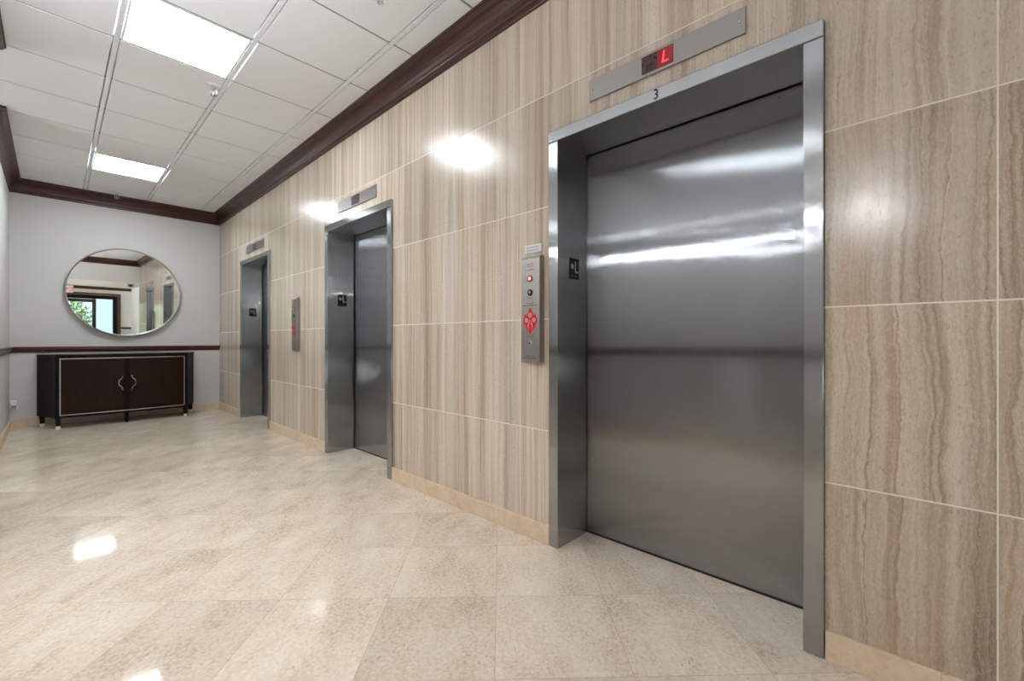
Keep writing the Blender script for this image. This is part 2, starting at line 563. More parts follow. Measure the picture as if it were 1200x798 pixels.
# stone wall with three elevator openings
segs, prev = [], YF - 0.2
for y0 in ELEV_Y:
    segs.append((XW, 2.26, prev, y0, 0.0, H + 0.15))
    segs.append((XW, 2.26, y0, y0 + EW, EH, H + 0.15))
    prev = y0 + EW
segs.append((XW, 2.26, prev, YB + 0.2, 0.0, H + 0.15))
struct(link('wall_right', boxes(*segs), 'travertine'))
struct(link('wall_shaft', boxes((2.26, 2.36, YF - 0.2, YB + 0.2, 0.0, H + 0.15)), 'gap_black'))
struct(link('wall_back', boxes((XL - 0.2, XW, YB, YB + 0.2, 0.0, H + 0.15)), 'grey_paint'))
struct(link('wall_left', boxes((XC, XL, CB, YB + 0.2, 0.0, H + 0.15)), 'grey_paint'))
struct(link('wall_left_near', boxes((XC, XN, YF - 0.2, CA, 0.0, H + 0.15)), 'grey_paint'))
struct(link('wall_corridor_end', boxes((XC - 0.2, XC, CA - 0.2, CA + 0.12, 0.0, H + 0.15), (XC - 0.2, XC, CB - 0.12, CB + 0.2, 0.0, H + 0.15),
                                       (XC - 0.2, XC, CA + 0.12, CB - 0.12, 0.0, 0.12), (XC - 0.2, XC, CA + 0.12, CB - 0.12, 2.70, H + 0.15)), 'grey_paint'))
w = struct(link('added_window_2', boxes((XC - 0.15, XC - 0.08, CA + 0.12, CA + 0.18, 0.12, 2.70), (XC - 0.15, XC - 0.08, CB - 0.18, CB - 0.12, 0.12, 2.70),
                                  (XC - 0.15, XC - 0.08, CA + 0.18, CB - 0.18, 0.12, 0.18), (XC - 0.15, XC - 0.08, CA + 0.18, CB - 0.18, 2.64, 2.70)), 'door_brown', bevel=0.004))  # unseen window, added to let sun in and brighten the lobby ceiling
link('pane', boxes((XC - 0.12, XC - 0.11, CA + 0.18, CB - 0.18, 0.18, 2.64)), 'clear_glass', w)
struct(link('wall_front', boxes((XL, XW, YF - 0.2, YF, VH, H + 0.15)), 'white_paint'))

# ceiling tiles with dark joints across and wide tees along the room
LX = [0.294 + 0.646 * k for k in range(-7, 3)] + [XW]
PY = 0.6395
LY = [3.916 + PY * k for k in range(-9, 8)]
lamps = [(0.294, 0.940, 3.916 - PY), (0.294, 0.940, 3.916 + 4 * PY), (0.294 - 0.646 * 5, 0.940 - 0.646 * 5, 3.916 + 2 * PY)]
bm = bmesh.new()
for a, b in zip(LX, LX[1:]):
    for c, d in zip(LY, LY[1:]):
        if any(abs(a - l[0]) < 0.01 and abs(c - l[2]) < 0.01 for l in lamps):
            continue
        if b <= XL - 0.4 and (d < CA - 0.1 or c > CB + 0.1):
            continue
        e = 0.0075
        box(bm, a + 0.021, b - (0.021 if b < XW else 0.0), c + e, d - e, H, H + 0.02)
struct(link('ceiling', bm, 'ceiling_tile', bevel=0.003, seg=1))
struct(link('ceiling_deck', boxes((XC - 0.2, 2.36, YF - 0.2, YB + 0.2, H + 0.05, H + 0.2)), 'ceiling_tile'))
bm = bmesh.new()
for a in LX[:-1]:
    y0, y1 = (YF, YB) if a > XL else (CA, CB)
    box(bm, a - 0.0145, a + 0.0145, y0, y1, H - 0.002, H + 0.012)
struct(link('trim_1', bm, 'tee_white', bevel=0.002, seg=1))
bm = bmesh.new()
for c in LY:
    if YF < c < YB:
        x0 = XC if CA < c < CB else XL
        box(bm, x0, XW, c - 0.012, c + 0.012, H + 0.005, H + 0.010)
struct(link('trim_2', bm, 'reveal_grey'))

# crown moulding, chair rail, baseboards
z0 = 2.943
CROWN = [(0.0, z0), (0.012, z0), (0.016, z0 + 0.006), (0.016, z0 + 0.026), (0.024, z0 + 0.030), (0.028, z0 + 0.040),
         (0.030, z0 + 0.056), (0.036, z0 + 0.076), (0.047, z0 + 0.096), (0.060, z0 + 0.112), (0.066, z0 + 0.118),
         (0.066, z0 + 0.126), (0.076, z0 + 0.130), (0.086, z0 + 0.142), (0.090, z0 + 0.154), (0.098, z0 + 0.156), (0.098, H), (0.0, H)]
ring = [(XC, CB), (XL, CB), (XL, YB), (XW, YB), (XW, YF), (XN, YF), (XN, CA), (XC, CA)]
for k, bm in enumerate(sweep_pieces(CROWN, ring)):
    struct(link('trim_%d' % (k + 3), bm, 'mahogany_x' if k in (0, 2, 4, 6) else 'mahogany_y'))
r0, r1 = 0.940, 1.014
RAIL = [(0.0, r0), (0.010, r0), (0.014, r0 + 0.010), (0.014, r0 + 0.020), (0.026, r0 + 0.030), (0.030, r0 + 0.042),
        (0.026, r0 + 0.052), (0.034, r0 + 0.056), (0.034, r1 - 0.004), (0.030, r1), (0.0, r1)]
for k, bm in enumerate(sweep_pieces(RAIL, [(XC, CB), (XL, CB), (XL, YB), (XW - 0.002, YB)])):
    struct(link('trim_%d' % (k + 11), bm, 'rail_x'))
for k, bm in enumerate(sweep_pieces(RAIL, [(XN, YF), (XN, CA), (XC, CA)])):
    struct(link('trim_%d' % (k + 15), bm, 'rail_x'))
BASE = [(0.0, 0.0), (0.016, 0.0), (0.016, 0.097), (0.012, 0.101), (0.0, 0.101)]
for nm, bm in zip(('baseboard_corridor', 'baseboard_left', 'baseboard_back'), sweep_pieces(BASE, [(XC, CB), (XL, CB), (XL, YB), (XW, YB)])):
    struct(link(nm, bm, 'baseboard_marble'))
for nm, bm in zip(('baseboard_left_near', 'baseboard_corridor_near'), sweep_pieces(BASE, [(XN, YF), (XN, CA), (XC, CA)])):
    struct(link(nm, bm, 'baseboard_marble'))
bs, prev = [], YF - 0.2
for y0 in ELEV_Y + [YB]:
    bs.append((XW - 0.016, XW, prev, y0 - 0.0015, 0.0, 0.101))
    prev = y0 + EW + 0.0015
struct(link('baseboard_right', boxes(*bs), 'baseboard_marble', bevel=0.003))

# vestibule behind the camera (seen in the round mirror)
struct(link('ceiling_vestibule', boxes((-1.7, 2.2, -5.2, YF - 0.2, VH, VH + 0.12)), 'beige_paint'))
struct(link('wall_vestibule_right', boxes((2.0, 2.2, -7.4, YF - 0.2, 0.0, VH + 0.12)), 'white_paint'))
struct(link('wall_vestibule_left', boxes((-1.7, -1.5, -5.2, -4.5, 0.0, VH + 0.12), (-1.7, -1.5, -1.9, YF - 0.2, 0.0, VH + 0.12),
                                         (-1.7, -1.5, -4.5, -1.9, 0.0, 0.1), (-1.7, -1.5, -4.5, -1.9, 2.3, VH + 0.12)), 'white_paint'))
w = struct(link('added_window_3', boxes((-1.66, -1.58, -4.5, -4.44, 0.1, 2.3), (-1.66, -1.58, -1.96, -1.9, 0.1, 2.3), (-1.66, -1.58, -3.23, -3.17, 0.1, 2.3),
                                  (-1.66, -1.58, -4.44, -1.96, 0.1, 0.16), (-1.66, -1.58, -4.44, -1.96, 2.24, 2.3)), 'door_brown', bevel=0.004))  # added glazing out of view; sun through it bounces up onto the ceiling
for ya, yb in ((-4.44, -3.23), (-3.17, -1.96)):
    link('pane', boxes((-1.625, -1.615, ya, yb, 0.16, 2.24)), 'clear_glass', w)
struct(link('wall_vestibule_near', boxes((-1.5, XL, YF - 0.4, YF - 0.2, 0.0, VH)), 'white_paint'))
DX0, DX1, DZ = 0.15, 1.62, 2.12
struct(link('wall_entry', boxes((-1.5, DX0, -5.2, -5.0, 0.0, VH), (DX1, 2.0, -5.2, -5.0, 0.0, VH), (DX0, DX1, -5.2, -5.0, DZ, VH)), 'white_paint'))
for k, bm in enumerate(sweep_pieces([(0.0, VH - 0.10), (0.02, VH - 0.10), (0.03, VH - 0.06), (0.06, VH - 0.02), (0.06, VH), (0.0, VH)], [(2.0, -5.0), (-1.5, -5.0)])):
    struct(link('trim_%d' % (k + 20), bm, 'mahogany_x'))
for k, bm in enumerate(sweep_pieces(RAIL, [(2.0, -5.0), (DX1 + 0.09, -5.0)])):
    struct(link('trim_%d' % (k + 22), bm, 'rail_x'))
# dark door frame of the entry
d = struct(link('door_1', boxes((DX0 - 0.09, DX0 + 0.05, -5.24, -4.965, 0.0, DZ + 0.09), (DX1 - 0.12, DX1 - 0.0, -5.24, -4.965, 0.0, DZ + 0.0),
                                (DX0 + 0.05, DX1, -5.24, -4.965, DZ - 0.12, DZ + 0.0)), 'black', bevel=0.006))
link('door_casing', boxes((DX1, DX1 + 0.09, -5.0, -4.96, 0.0, DZ + 0.09), (DX0 + 0.05, DX1, -5.0, -4.96, DZ, DZ + 0.09)), 'door_brown', d, bevel=0.006)
# airlock and outer glazing
struct(link('wall_airlock', boxes((-0.2, 0.0, -7.4, -5.2, 0.0, 2.6), (1.80, 2.0, -7.4, -5.2, 0.0, 2.6)), 'white_paint'))
struct(link('ceiling_airlock', boxes((-0.2, 2.0, -7.4, -5.2, 2.40, 2.6)), 'white_paint'))
struct(link('wall_exterior', boxes((0.0, 1.80, -7.4, -7.3, 2.22, 2.40), (0.10, 1.06, -7.38, -7.32, 2.03, 2.22)), 'white_paint'))
w = struct(link('window_1', boxes((0.0, 0.10, -7.4, -7.3, 0.0, 2.22), (1.06, 1.17, -7.4, -7.3, 0.0, 2.22), (1.74, 1.80, -7.4, -7.3, 0.0, 2.22),
                                  (0.10, 1.06, -7.4, -7.3, 1.92, 2.03), (0.10, 1.06, -7.4, -7.3, 0.0, 0.12), (1.17, 1.74, -7.4, -7.3, 2.19, 2.22),
                                  (1.17, 1.74, -7.4, -7.3, 0.0, 0.30)), 'door_brown', bevel=0.005))
link('pane', boxes((0.10, 1.06, -7.355, -7.345, 0.12, 1.92)), 'clear_glass', w)
link('pane', boxes((1.17, 1.74, -7.355, -7.345, 0.30, 2.19)), 'clear_glass', w)
struct(link('ground', boxes((-14.0, 8.0, -18.0, -7.4, -0.16, -0.02), (-14.0, XC - 0.2, -7.4, 12.0, -0.16, -0.02)), 'paving'))


def shrub(loc, r, h, label):
    t = thing('shrub', label, 'shrub', loc, 'shrubs outside the entry')
    bm = bmesh.new()
    for k in range(5):
        a = k * 1.3
        tube(bm, [(0, 0, 0), (0.1 * math.cos(a), 0.1 * math.sin(a), h * 0.4), (r * 0.6 * math.cos(a), r * 0.6 * math.sin(a), h * 0.8)], [0.025, 0.018, 0.008], 6)
    link('stem', bm, 'bark', t)
    bm = bmesh.new()
    rng = random.Random(int(h * 100))
    for k in range(1400):
        u = Vector((rng.gauss(0, 1), rng.gauss(0, 1), rng.gauss(0, 1))).normalized() * (rng.random() ** 0.4)
        c = Vector((u.x * r, u.y * r, h * 0.55 + u.z * h * 0.45))
        n1 = Vector((rng.gauss(0, 1), rng.gauss(0, 1), rng.gauss(0, 1))).normalized()
        n2 = n1.orthogonal().normalized()
        L, W = 0.07 + 0.05 * rng.random(), 0.03 + 0.02 * rng.random()
        v = [bm.verts.new(c + q) for q in (n1 * L, n2 * W, -n1 * L, -n2 * W)]
        bm.faces.new(v)
    link('foliage', bm, 'leaf', t)
    return t


shrub((0.45, -9.6, -0.02), 0.75, 2.3, 'taller green shrub outside the glass entry, seen in the round mirror')
shrub((-1.2, -10.8, -0.02), 0.7, 1.7, 'lower green shrub outside the glass entry, seen in the round mirror')


# ------------------------------------------------------------------ elevators
def elevator(label):
    t = thing('elevator_entrance', label, 'elevator', (XW, 0, 0), 'elevator entrances along the stone wall')
    f0, dx = -0.020, 0.262             # frame stands proud of the stone, door recessed
    for s in (0, 1):
        y0 = 0.0 if s == 0 else EW - FW
        link('jamb', boxes((f0, dx - 0.012, y0 + 0.001, y0 + FW - 0.001, 0.001, EH - FW + 0.002)), 'steel_frame', t, bevel=0.004)
    link('head', boxes((f0 - 0.002, dx - 0.012, 0.001, EW - 0.001, EH - FW + 0.002, EH - 0.001)), 'steel_frame', t, bevel=0.004)
    door = link('door_panel', boxes((dx, dx + 0.035, FW - 0.030, EW - FW + 0.030, 0.012, EH - 0.004)), 'steel_door', t, bevel=0.002)
    bm = bmesh.new()
    lathe(bm, [(0.0045, -0.0015), (0.0045, 0.001)], 'x', (dx, 0.195, 2.128), 16)
    link('key_hole', bm, 'black', door)
    link('track', boxes((dx + 0.001, dx + 0.05, FW - 0.06, EW - FW + 0.06, 0.0005, 0.008)), 'gap_black', t)
    # tactile floor marking on the far jamb: a star, an L and a braille row
    yj = EW - FW + 0.001
    pl = link('floor_marker', boxes((0.084, 0.172, yj - 0.003, yj - 0.0005, 1.437, 1.552)), 'black', t, bevel=0.001)
    pl['label'] = 'black tactile plate with a star and the letter L'
    bm = bmesh.new()
    cx, cz = 0.108, 1.507
    star = []
    for k in range(10):
        rr = 0.020 if k % 2 == 0 else 0.0085
        a = PI / 2 + k * PI / 5
        star.append((cx + rr * math.cos(a), cz + rr * math.sin(a)))
    prism(bm, star, 'y', yj - 0.0045, yj - 0.002)
    prism(bm, [(0.133, 1.535), (0.141, 1.535), (0.141, 1.482), (0.163, 1.482), (0.163, 1.474), (0.133, 1.474)], 'y', yj - 0.0045, yj - 0.002)
    link('lettering', bm, 'plastic_grey', pl)
    for bx in (0.106, 0.140):
        bm = bmesh.new()
        for dx_ in (-0.003, 0.003):
            for bz in (1.456, 1.450):
                lathe(bm, [(0.0017, 0.0), (0.0010, -0.0012)], 'y', (bx + dx_, yj - 0.003, bz), 8)
        link('braille_cell', bm, 'plastic_grey', pl)
    return t


e1 = elevator('nearest elevator entrance with number 3 on its brushed steel frame')
e1.location = (XW, ELEV_Y[0], 0)
dup(e1, (XW, ELEV_Y[1], 0), 'middle of three brushed steel elevator entrances, between the two call panels', 'elevator entrances along the stone wall')
dup(e1, (XW, ELEV_Y[2], 0), 'farthest brushed steel elevator entrance, closest to the grey back wall', 'elevator entrances along the stone wall')
# number on the head of the nearest frame; letters face the room (-X): right is -Y
bm = text_bm('3', 0.062, basis((0, -1, 0), (0, 0, 1), (-0.0228, EW / 2, EH - FW / 2)), 0.0006)
bmesh.ops.scale(bm, vec=(1, 0.85, 1), space=Matrix.Translation((0, -EW / 2, 0)), verts=bm.verts[:])
link('number', bm, 'black', e1)


def indicator(y_c, label, lit):
    t = thing('floor_indicator', label, 'floor indicator', (XW, y_c, 2.342), 'floor indicators over the elevators')
    link('faceplate', boxes((-0.010, -0.0005, -0.357, 0.357, -0.052, 0.052)), 'steel_plate', t, bevel=0.0015)
    sc = link('display', boxes((-0.0118, -0.004, -0.073, 0.073, -0.039, 0.039)), 'display_glass' if lit else 'display_off', t)
    for yy in (-0.335, 0.335):
        bm = bmesh.new()
        lathe(bm, [(0.0055, -0.0095), (0.0055, -0.0115), (0.003, -0.0125)], 'x', (0, yy, 0.0), 12)
        link('screw', bm, 'chrome', t)
    if lit:
        sc['label'] = 'dark red display showing a glowing letter L'
        link('display_cell', boxes((-0.0122, -0.0110, -0.071, 0.0, -0.037, 0.037)), 'display_glow', sc)
        bm = bmesh.new()
        # upright stroke leans to the right (towards -Y), foot runs to the right
        prism(bm, [(-0.030, 0.026), (-0.0365, 0.026), (-0.0285, -0.024), (-0.0220, -0.024)], 'x', -0.0138, -0.0120)
        prism(bm, [(-0.0290, -0.018), (-0.0530, -0.018), (-0.0520, -0.0245), (-0.0270, -0.0245)], 'x', -0.0138, -0.0120)
        link('digit', bm, 'segment_red', sc)
    return t


indicator(ELEV_Y[0] + EW / 2, 'wide steel floor indicator lit with a red L above the nearest elevator', True)
indicator(ELEV_Y[1] + EW / 2, 'steel floor indicator with dark display above the middle elevator', False)
indicator(ELEV_Y[2] + EW / 2, 'steel floor indicator with dark display above the farthest elevator', False)


# ------------------------------------------------------------------ call stations
def text_line(bm, y_c, z_c, width, h, rng, x=-0.0408):
    """A line of print too small to read: a row of short strokes."""
    y = y_c + width / 2
    while y > y_c - width / 2:
        w = h * rng.uniform(0.8, 2.6)
        box(bm, x, x + 0.0015, max(y - w, y_c - width / 2), y, z_c - h / 2, z_c + h / 2)
        y -= w + h * rng.choice((0.35, 0.35, 0.9))


def call_station(y_c, label):
    rng = random.Random(3)
    zc = 1.2725
    t = thing('call_station', label, 'elevator call panel', (XW, y_c, zc), 'elevator call panels')
    # housing with rounded top and bottom lips
    prof = [(0.0, 0.2925), (-0.022, 0.2925), (-0.033, 0.288), (-0.0395, 0.277), (-0.0402, 0.262),
            (-0.0402, -0.2925), (0.0, -0.2925)]
    bm = bmesh.new()
    prism(bm, prof, 'y', -0.067, 0.067)
    link('housing', bm, 'steel_plate', t, bevel=0.002)
    fx = -0.0402
    z = lambda a: a - zc

    def disc(name, mat, zz, r, d=0.004, seg=28, par=None, y=0.0):
        bm = bmesh.new()
        lathe(bm, [(r, fx + 0.002), (r, fx - d), (r * 0.85, fx - d - 0.0012)], 'x', (0, y, zz), seg)
        return link(name, bm, mat, par or t, smooth=True)
    b = disc('call_button', 'red_ink', z(1.441), 0.0175)
    b['label'] = 'round call button with a lit red ring'
    disc('button_face', 'button_lit', z(1.441), 0.0098, 0.0062, 24, b)
    b = disc('call_button', 'black', z(1.365), 0.0175)
    b['label'] = 'round call button with a black ring'
    disc('button_face', 'steel_plate', z(1.365), 0.0095, 0.0062, 24, b)
    k = disc('key_switch', 'plastic_grey', z(1.086), 0.012, 0.003)
    disc('key_slot', 'black', z(1.086), 0.006, 0.0045, 16, k, 0.002)
    for zz, wd, hh in ((1.333, 0.040, 0.004), (1.306, 0.060, 0.005), (1.294, 0.100, 0.006), (1.490, 0.055, 0.005), (1.013, 0.070, 0.005), (1.003, 0.095, 0.006)):
        bm = bmesh.new()
        text_line(bm, 0.0, z(zz), wd, hh, rng)
        link('printed_line', bm, 'grey_ink', t)
    for zz, wd, hh in ((1.520, 0.045, 0.008), (1.508, 0.045, 0.006), (1.124, 0.055, 0.006)):
        bm = bmesh.new()
        text_line(bm, 0.0, z(zz), wd, hh, rng)
        link('red_printed_line', bm, 'dull_red_ink', t)
    # fire notice: pointed red flame-shaped emblem with three round pictograms
    half = [(0.0, 0.074), (0.008, 0.056), (0.021, 0.036), (0.027, 0.022), (0.036, 0.036), (0.040, 0.024), (0.049, 0.006),
            (0.0495, -0.008), (0.040, -0.026), (0.026, -0.046), (0.010, -0.062)]
    pts = half + [(0.0, -0.076)] + [(-a, c) for a, c in half[:0:-1]]
    zf = z(1.212)
    bm = bmesh.new()
    prism(bm, [(a, c + zf) for a, c in pts], 'x', fx - 0.0012, fx + 0.001)
    em = link('fire_emblem', bm, 'red_ink', t)
    em['label'] = 'red flame shaped fire notice with round pictograms'

    def ringp(bm, cy, cz, r, wd):
        a = [(cy + r * math.cos(q * PI / 10), cz + r * math.sin(q * PI / 10)) for q in range(20)]
        i = [(cy + (r - wd) * math.cos(q * PI / 10), cz + (r - wd) * math.sin(q * PI / 10)) for q in range(20)]
        for q in range(20):
            q2 = (q + 1) % 20
            prism(bm, [a[q], a[q2], i[q2], i[q]], 'x', fx - 0.0020, fx - 0.0005)
    for cy, cz, r in ((0.0, 0.028, 0.0135), (0.027, 0.0, 0.0125), (-0.027, 0.0, 0.0125)):
        bm = bmesh.new()
        ringp(bm, cy, zf + cz, r, 0.003)
        prism(bm, [(cy - 0.004, zf + cz - 0.006), (cy + 0.004, zf + cz - 0.006), (cy + 0.002, zf + cz + 0.007), (cy - 0.003, zf + cz + 0.006)], 'x', fx - 0.0020, fx - 0.0005)
        link('pictogram', bm, 'pale_ink', em)
    for sg in (-1, 1):
        bm = bmesh.new()
        prism(bm, [(sg * 0.003, zf + 0.006), (sg * 0.012, zf - 0.018), (sg * 0.018, zf - 0.030), (sg * 0.009, zf - 0.054), (sg * 0.0125, zf - 0.031), (sg * 0.007, zf - 0.020)], 'x', fx - 0.0020, fx - 0.0005)
        link('flame_stroke', bm, 'pale_ink', em)
    return t


c1 = call_station(1.581, 'steel elevator call panel with red fire emblem beside the nearest elevator')
dup(c1, (XW, 5.0, 1.2725), 'steel elevator call panel on the stone between the middle and farthest elevators')

# small notice above the near call panel
t = thing('notice_sign', 'small silver engraved notice plate just above the near call panel', 'sign', (XW, 1.592, 1.6135))
link('plate', boxes((-0.006, -0.0005, -0.061, 0.061, -0.0215, 0.0215)), 'sign_silver', t, bevel=0.001)
bm = bmesh.new()
rng = random.Random(11)
for zz, hh in ((0.008, 0.011), (-0.009, 0.012)):
    pts = []
    for k in range(22):
        pts.append((-0.0068, 0.047 - k * 0.0043, zz + hh * 0.5 * math.sin(k * 1.9) * rng.uniform(0.5, 1.0)))
    tube(bm, pts, 0.0011, 6)
link('lettering', bm, 'grey_ink', t)


# ------------------------------------------------------------------ ceiling lights
def ceiling_light(x0, x1, y0, label):
    cx, cy = (x0 + x1) / 2, y0 + PY / 2
    t = thing('ceiling_light', label, 'ceiling light', (cx, cy, H), 'square lay-in ceiling lights')
    hw, hl = (x1 - x0) / 2 - 0.019, PY / 2 - 0.010
    f = 0.012
    link('frame', boxes((-hw, hw, -hl, -hl + f, -0.003, 0.03), (-hw, hw, hl - f, hl, -0.003, 0.03),
                        (-hw, -hw + f, -hl + f, hl - f, -0.003, 0.03), (hw - f, hw, -hl + f, hl - f, -0.003, 0.03)), 'fixture_white', t, bevel=0.001)
    link('diffuser', boxes((-hw + f, hw - f, -hl + f, hl - f, 0.002, 0.012)), 'diffuser', t)
    return t


ceiling_light(*lamps[0], 'large bright square ceiling light at the top edge, nearest one in view')
ceiling_light(*lamps[1], 'farther bright square ceiling light above the credenza end of the lobby')
ceiling_light(*lamps[2], 'square ceiling light over the side corridor, out of frame')


# ------------------------------------------------------------------ wall sconces (their glow shows in the steel doors)
def sconce(y, label):
    t = thing('wall_sconce', label, 'wall lamp', (XN, y, 2.125), 'cylinder wall sconces')
    link('back_plate', boxes((0.0005, 0.018, -0.055, 0.055, -0.075, 0.075)), 'steel_plate', t, bevel=0.003)
    link('arm', boxes((0.015, 0.045, -0.018, 0.018, -0.025, 0.025)), 'steel_plate', t, bevel=0.002)
    c = (0.112, 0.0, 0.0)
    bm = bmesh.new()
    lathe(bm, [(0.072, -0.098), (0.074, -0.094), (0.074, 0.076), (0.072, 0.080)], 'z', c, 40)
    link('shade', bm, 'steel_plate', t, smooth=True)
    for sg in (-1, 1):
        bm = bmesh.new()
        g0, g1 = (-0.0985, -0.118) if sg < 0 else (0.0805, 0.118)
        lathe(bm, [(0.068, g0), (0.068, g1)], 'z', c, 40)
        gls = link('glass', bm, 'sconce_glass', t)
        bm = bmesh.new()
        lathe(bm, [(0.067, sg * 0.1182), (0.066, sg * 0.120)], 'z', c, 40)
        link('lens', bm, 'sconce_lens', gls)
    return t


sconce(0.28, 'steel up-and-down wall sconce on the left wall beside the viewpoint, out of frame')
sconce(2.30, 'steel up-and-down wall sconce on the left wall nearer the corridor, out of frame')


# ------------------------------------------------------------------ sprinklers
def sprinkler(loc, mat, label):
    t = thing('sprinkler_head', label, 'sprinkler', loc, 'ceiling sprinkler heads')
    bm = bmesh.new()
    lathe(bm, [(0.040, -0.0005), (0.040, -0.004), (0.030, -0.009), (0.014, -0.011)], 'z', (0, 0, 0), 28)
    link('escutcheon', bm, mat, t, smooth=True)
    bm = bmesh.new()
    lathe(bm, [(0.012, -0.009), (0.012, -0.024), (0.009, -0.026), (0.006, -0.030)], 'z', (0, 0, 0), 16)
    link('body', bm, 'chrome', t)
    bm = bmesh.new()
    for s in (-1, 1):
        tube(bm, [(s * 0.010, 0, -0.022), (s * 0.018, 0, -0.034), (s * 0.014, 0, -0.048), (0.0, 0, -0.058)], 0.0028, 8)
    link('yoke', bm, 'chrome', t, smooth=True)
    bm = bmesh.new()
    lathe(bm, [(0.003, -0.030), (0.0035, -0.042), (0.003, -0.055)], 'z', (0, 0, 0), 10)
    link('bulb', bm, 'chrome', t)
    bm = bmesh.new()
    k = 16
    for i in range(k):
        a0, a1 = 2 * PI * (i + 0.15) / k, 2 * PI * (i + 0.85) / k
        prism(bm, [(0.004 * math.cos(a0), 0.004 * math.sin(a0)), (0.020 * math.cos(a0), 0.020 * math.sin(a0)),
                   (0.020 * math.cos(a1), 0.020 * math.sin(a1)), (0.004 * math.cos(a1), 0.004 * math.sin(a1))], 'z', -0.062, -0.0605)
    lathe(bm, [(0.008, -0.057), (0.008, -0.0625), (0.004, -0.066)], 'z', (0, 0, 0), 12)
    link('deflector', bm, 'chrome', t)
    return t


sprinkler((0.872, 4.075, H), 'plastic_white', 'chrome sprinkler head hanging beside the large nearest ceiling light').scale = (1.25, 1.25, 1.35)
sprinkler((0.602, 8.03, H), 'plastic_white', 'small white sprinkler head in front of the back crown moulding').scale = (1.5, 1.5, 1.4)
sprinkler((1.305, 2.29, H), 'plastic_white', 'sprinkler head at the top edge of the picture, near the stone wall')


# ------------------------------------------------------------------ round mirror
TILT = 0.021
RM = 0.612
t = thing('round_mirror', 'large round mirror in a thin silver frame hung above the dark credenza', 'mirror',
          (0.715, YB - 0.028 - RM * math.sin(TILT) - 0.004, 1.772))
t.rotation_euler = (TILT, 0, 0)
bm = bmesh.new()
seg = 128
prof = [(RM - 0.014, -0.014), (RM - 0.009, -0.030), (RM - 0.002, -0.032), (RM, -0.029), (RM, 0.022), (RM - 0.02, 0.022), (RM - 0.017, -0.012)]
rings = []
for i in range(seg):
    a = 2 * PI * i / seg
    rings.append([bm.verts.new((r * math.cos(a), y, r * math.sin(a))) for r, y in prof])
for i in range(seg):
    A, B = rings[i], rings[(i + 1) % seg]
    for j in range(len(prof)):
        bm.faces.new((A[j], A[(j + 1) % len(prof)], B[(j + 1) % len(prof)], B[j]))
link('frame', bm, 'mirror_rim', t, smooth=True)
bm = bmesh.new()
lathe(bm, [(RM - 0.015, -0.0125), (RM - 0.015, -0.006)], 'y', (0, 0, 0), seg)
link('glass', bm, 'mirror_silver', t)
bm = bmesh.new()
lathe(bm, [(RM - 0.018, -0.005), (RM - 0.018, 0.021)], 'y', (0, 0, 0), 64)
link('backing', bm, 'black', t)


# ------------------------------------------------------------------ credenza
CX0, CX1 = 0.017, 1.349
CM = (CX0 + CX1) / 2
CT = 0.915


def bow(x):
    u = (x - CM) / ((CX1 - CX0) / 2)
    return 7.775 - 0.032 * (1 - u * u)


t = thing('credenza', 'dark espresso two-door credenza with flared sides against the back wall', 'cabinet', (CM, 8.0, 0))
yo = -8.0


def L(x, y):
    return (x - CM, y + yo)


def outline(grow=0.0):
    pts = []
    n = 20
    for i in range(n + 1):
        x = CX0 + (CX1 - CX0) * i / n
        pts.append(L(x, bow(x) - grow))
    # right flank sweeps out in a shallow concave curve to the back corner
    for i in range(1, 9):
        q = i / 8
        pts.append(L(CX1 + 0.151 * (q ** 1.35) + grow, 7.775 + 0.455 * q))
    for i in range(8, 0, -1):
        q = i / 8
        pts.append(L(CX0 - 0.160 * (q ** 1.35) - grow, 7.775 + 0.455 * q))
    return pts


bm = bmesh.new()
prism(bm, outline(), 'z', 0.130, CT - 0.022)
link('carcass', bm, 'espresso_dark', t, bevel=0.003)
bm = bmesh.new()
prism(bm, outline(0.006), 'z', CT - 0.022, CT)
link('top', bm, 'espresso_dark', t, bevel=0.004)


def bow_panel(bm, x0, x1, za, zb, out, thick, n=14):
    P = [(x0 + (x1 - x0) * i / n) for i in range(n + 1)]
    pts = [L(x, bow(x) - out) for x in P] + [L(x, bow(x) - out + thick) for x in reversed(P)]
    prism(bm, pts, 'z', za, zb)


def handle(cx, s):
    """Curved pull: ends near the meeting stiles, belly away from them (s = direction of the belly)."""
    bm = bmesh.new()
    pts = []
    prof = [(-0.004, 0.096), (0.004, 0.082), (0.002, 0.066), (0.016, 0.050), (0.034, 0.030), (0.042, 0.0)]
    full = prof + [(a, -c) for a, c in prof[-2::-1]]
    for i, (a, c) in enumerate(full):
        e = abs(c) / 0.096
        x = cx + s * a
        pts.append((x - CM, bow(x) - 0.010 - 0.020 * (1 - e ** 3) + yo, 0.535 + c))
    tube(bm, pts, [0.004] + [0.006] * (len(pts) - 2) + [0.004], 10)
    return bm


for s in (-1, 1):
    x0, x1 = (CX0 + 0.052, CM - 0.026) if s < 0 else (CM + 0.026, CX1 - 0.052)
    bm = bmesh.new()
    bow_panel(bm, x0, x1, 0.178, CT - 0.062, 0.006, 0.02)
    dr = link('door', bm, 'espresso', t, bevel=0.002)
    link('handle', handle(CM + s * 0.047, s), 'silver_leaf', dr, smooth=True)
    bm = bmesh.new()
    bow_panel(bm, CM + s * 0.014 - 0.010, CM + s * 0.014 + 0.010, 0.178, CT - 0.062, 0.010, 0.02, 3)
    link('meeting_stile', bm, 'espresso_dark', dr, bevel=0.002)
bm = bmesh.new()
ix0, ix1, iz0, iz1, iw = CX0 + 0.038, CX1 - 0.038, 0.160, CT - 0.044, 0.010
bow_panel(bm, ix0, ix1, iz0, iz0 + iw, 0.004, 0.012, 24)
bow_panel(bm, ix0, ix1, iz1 - iw, iz1, 0.004, 0.012, 24)
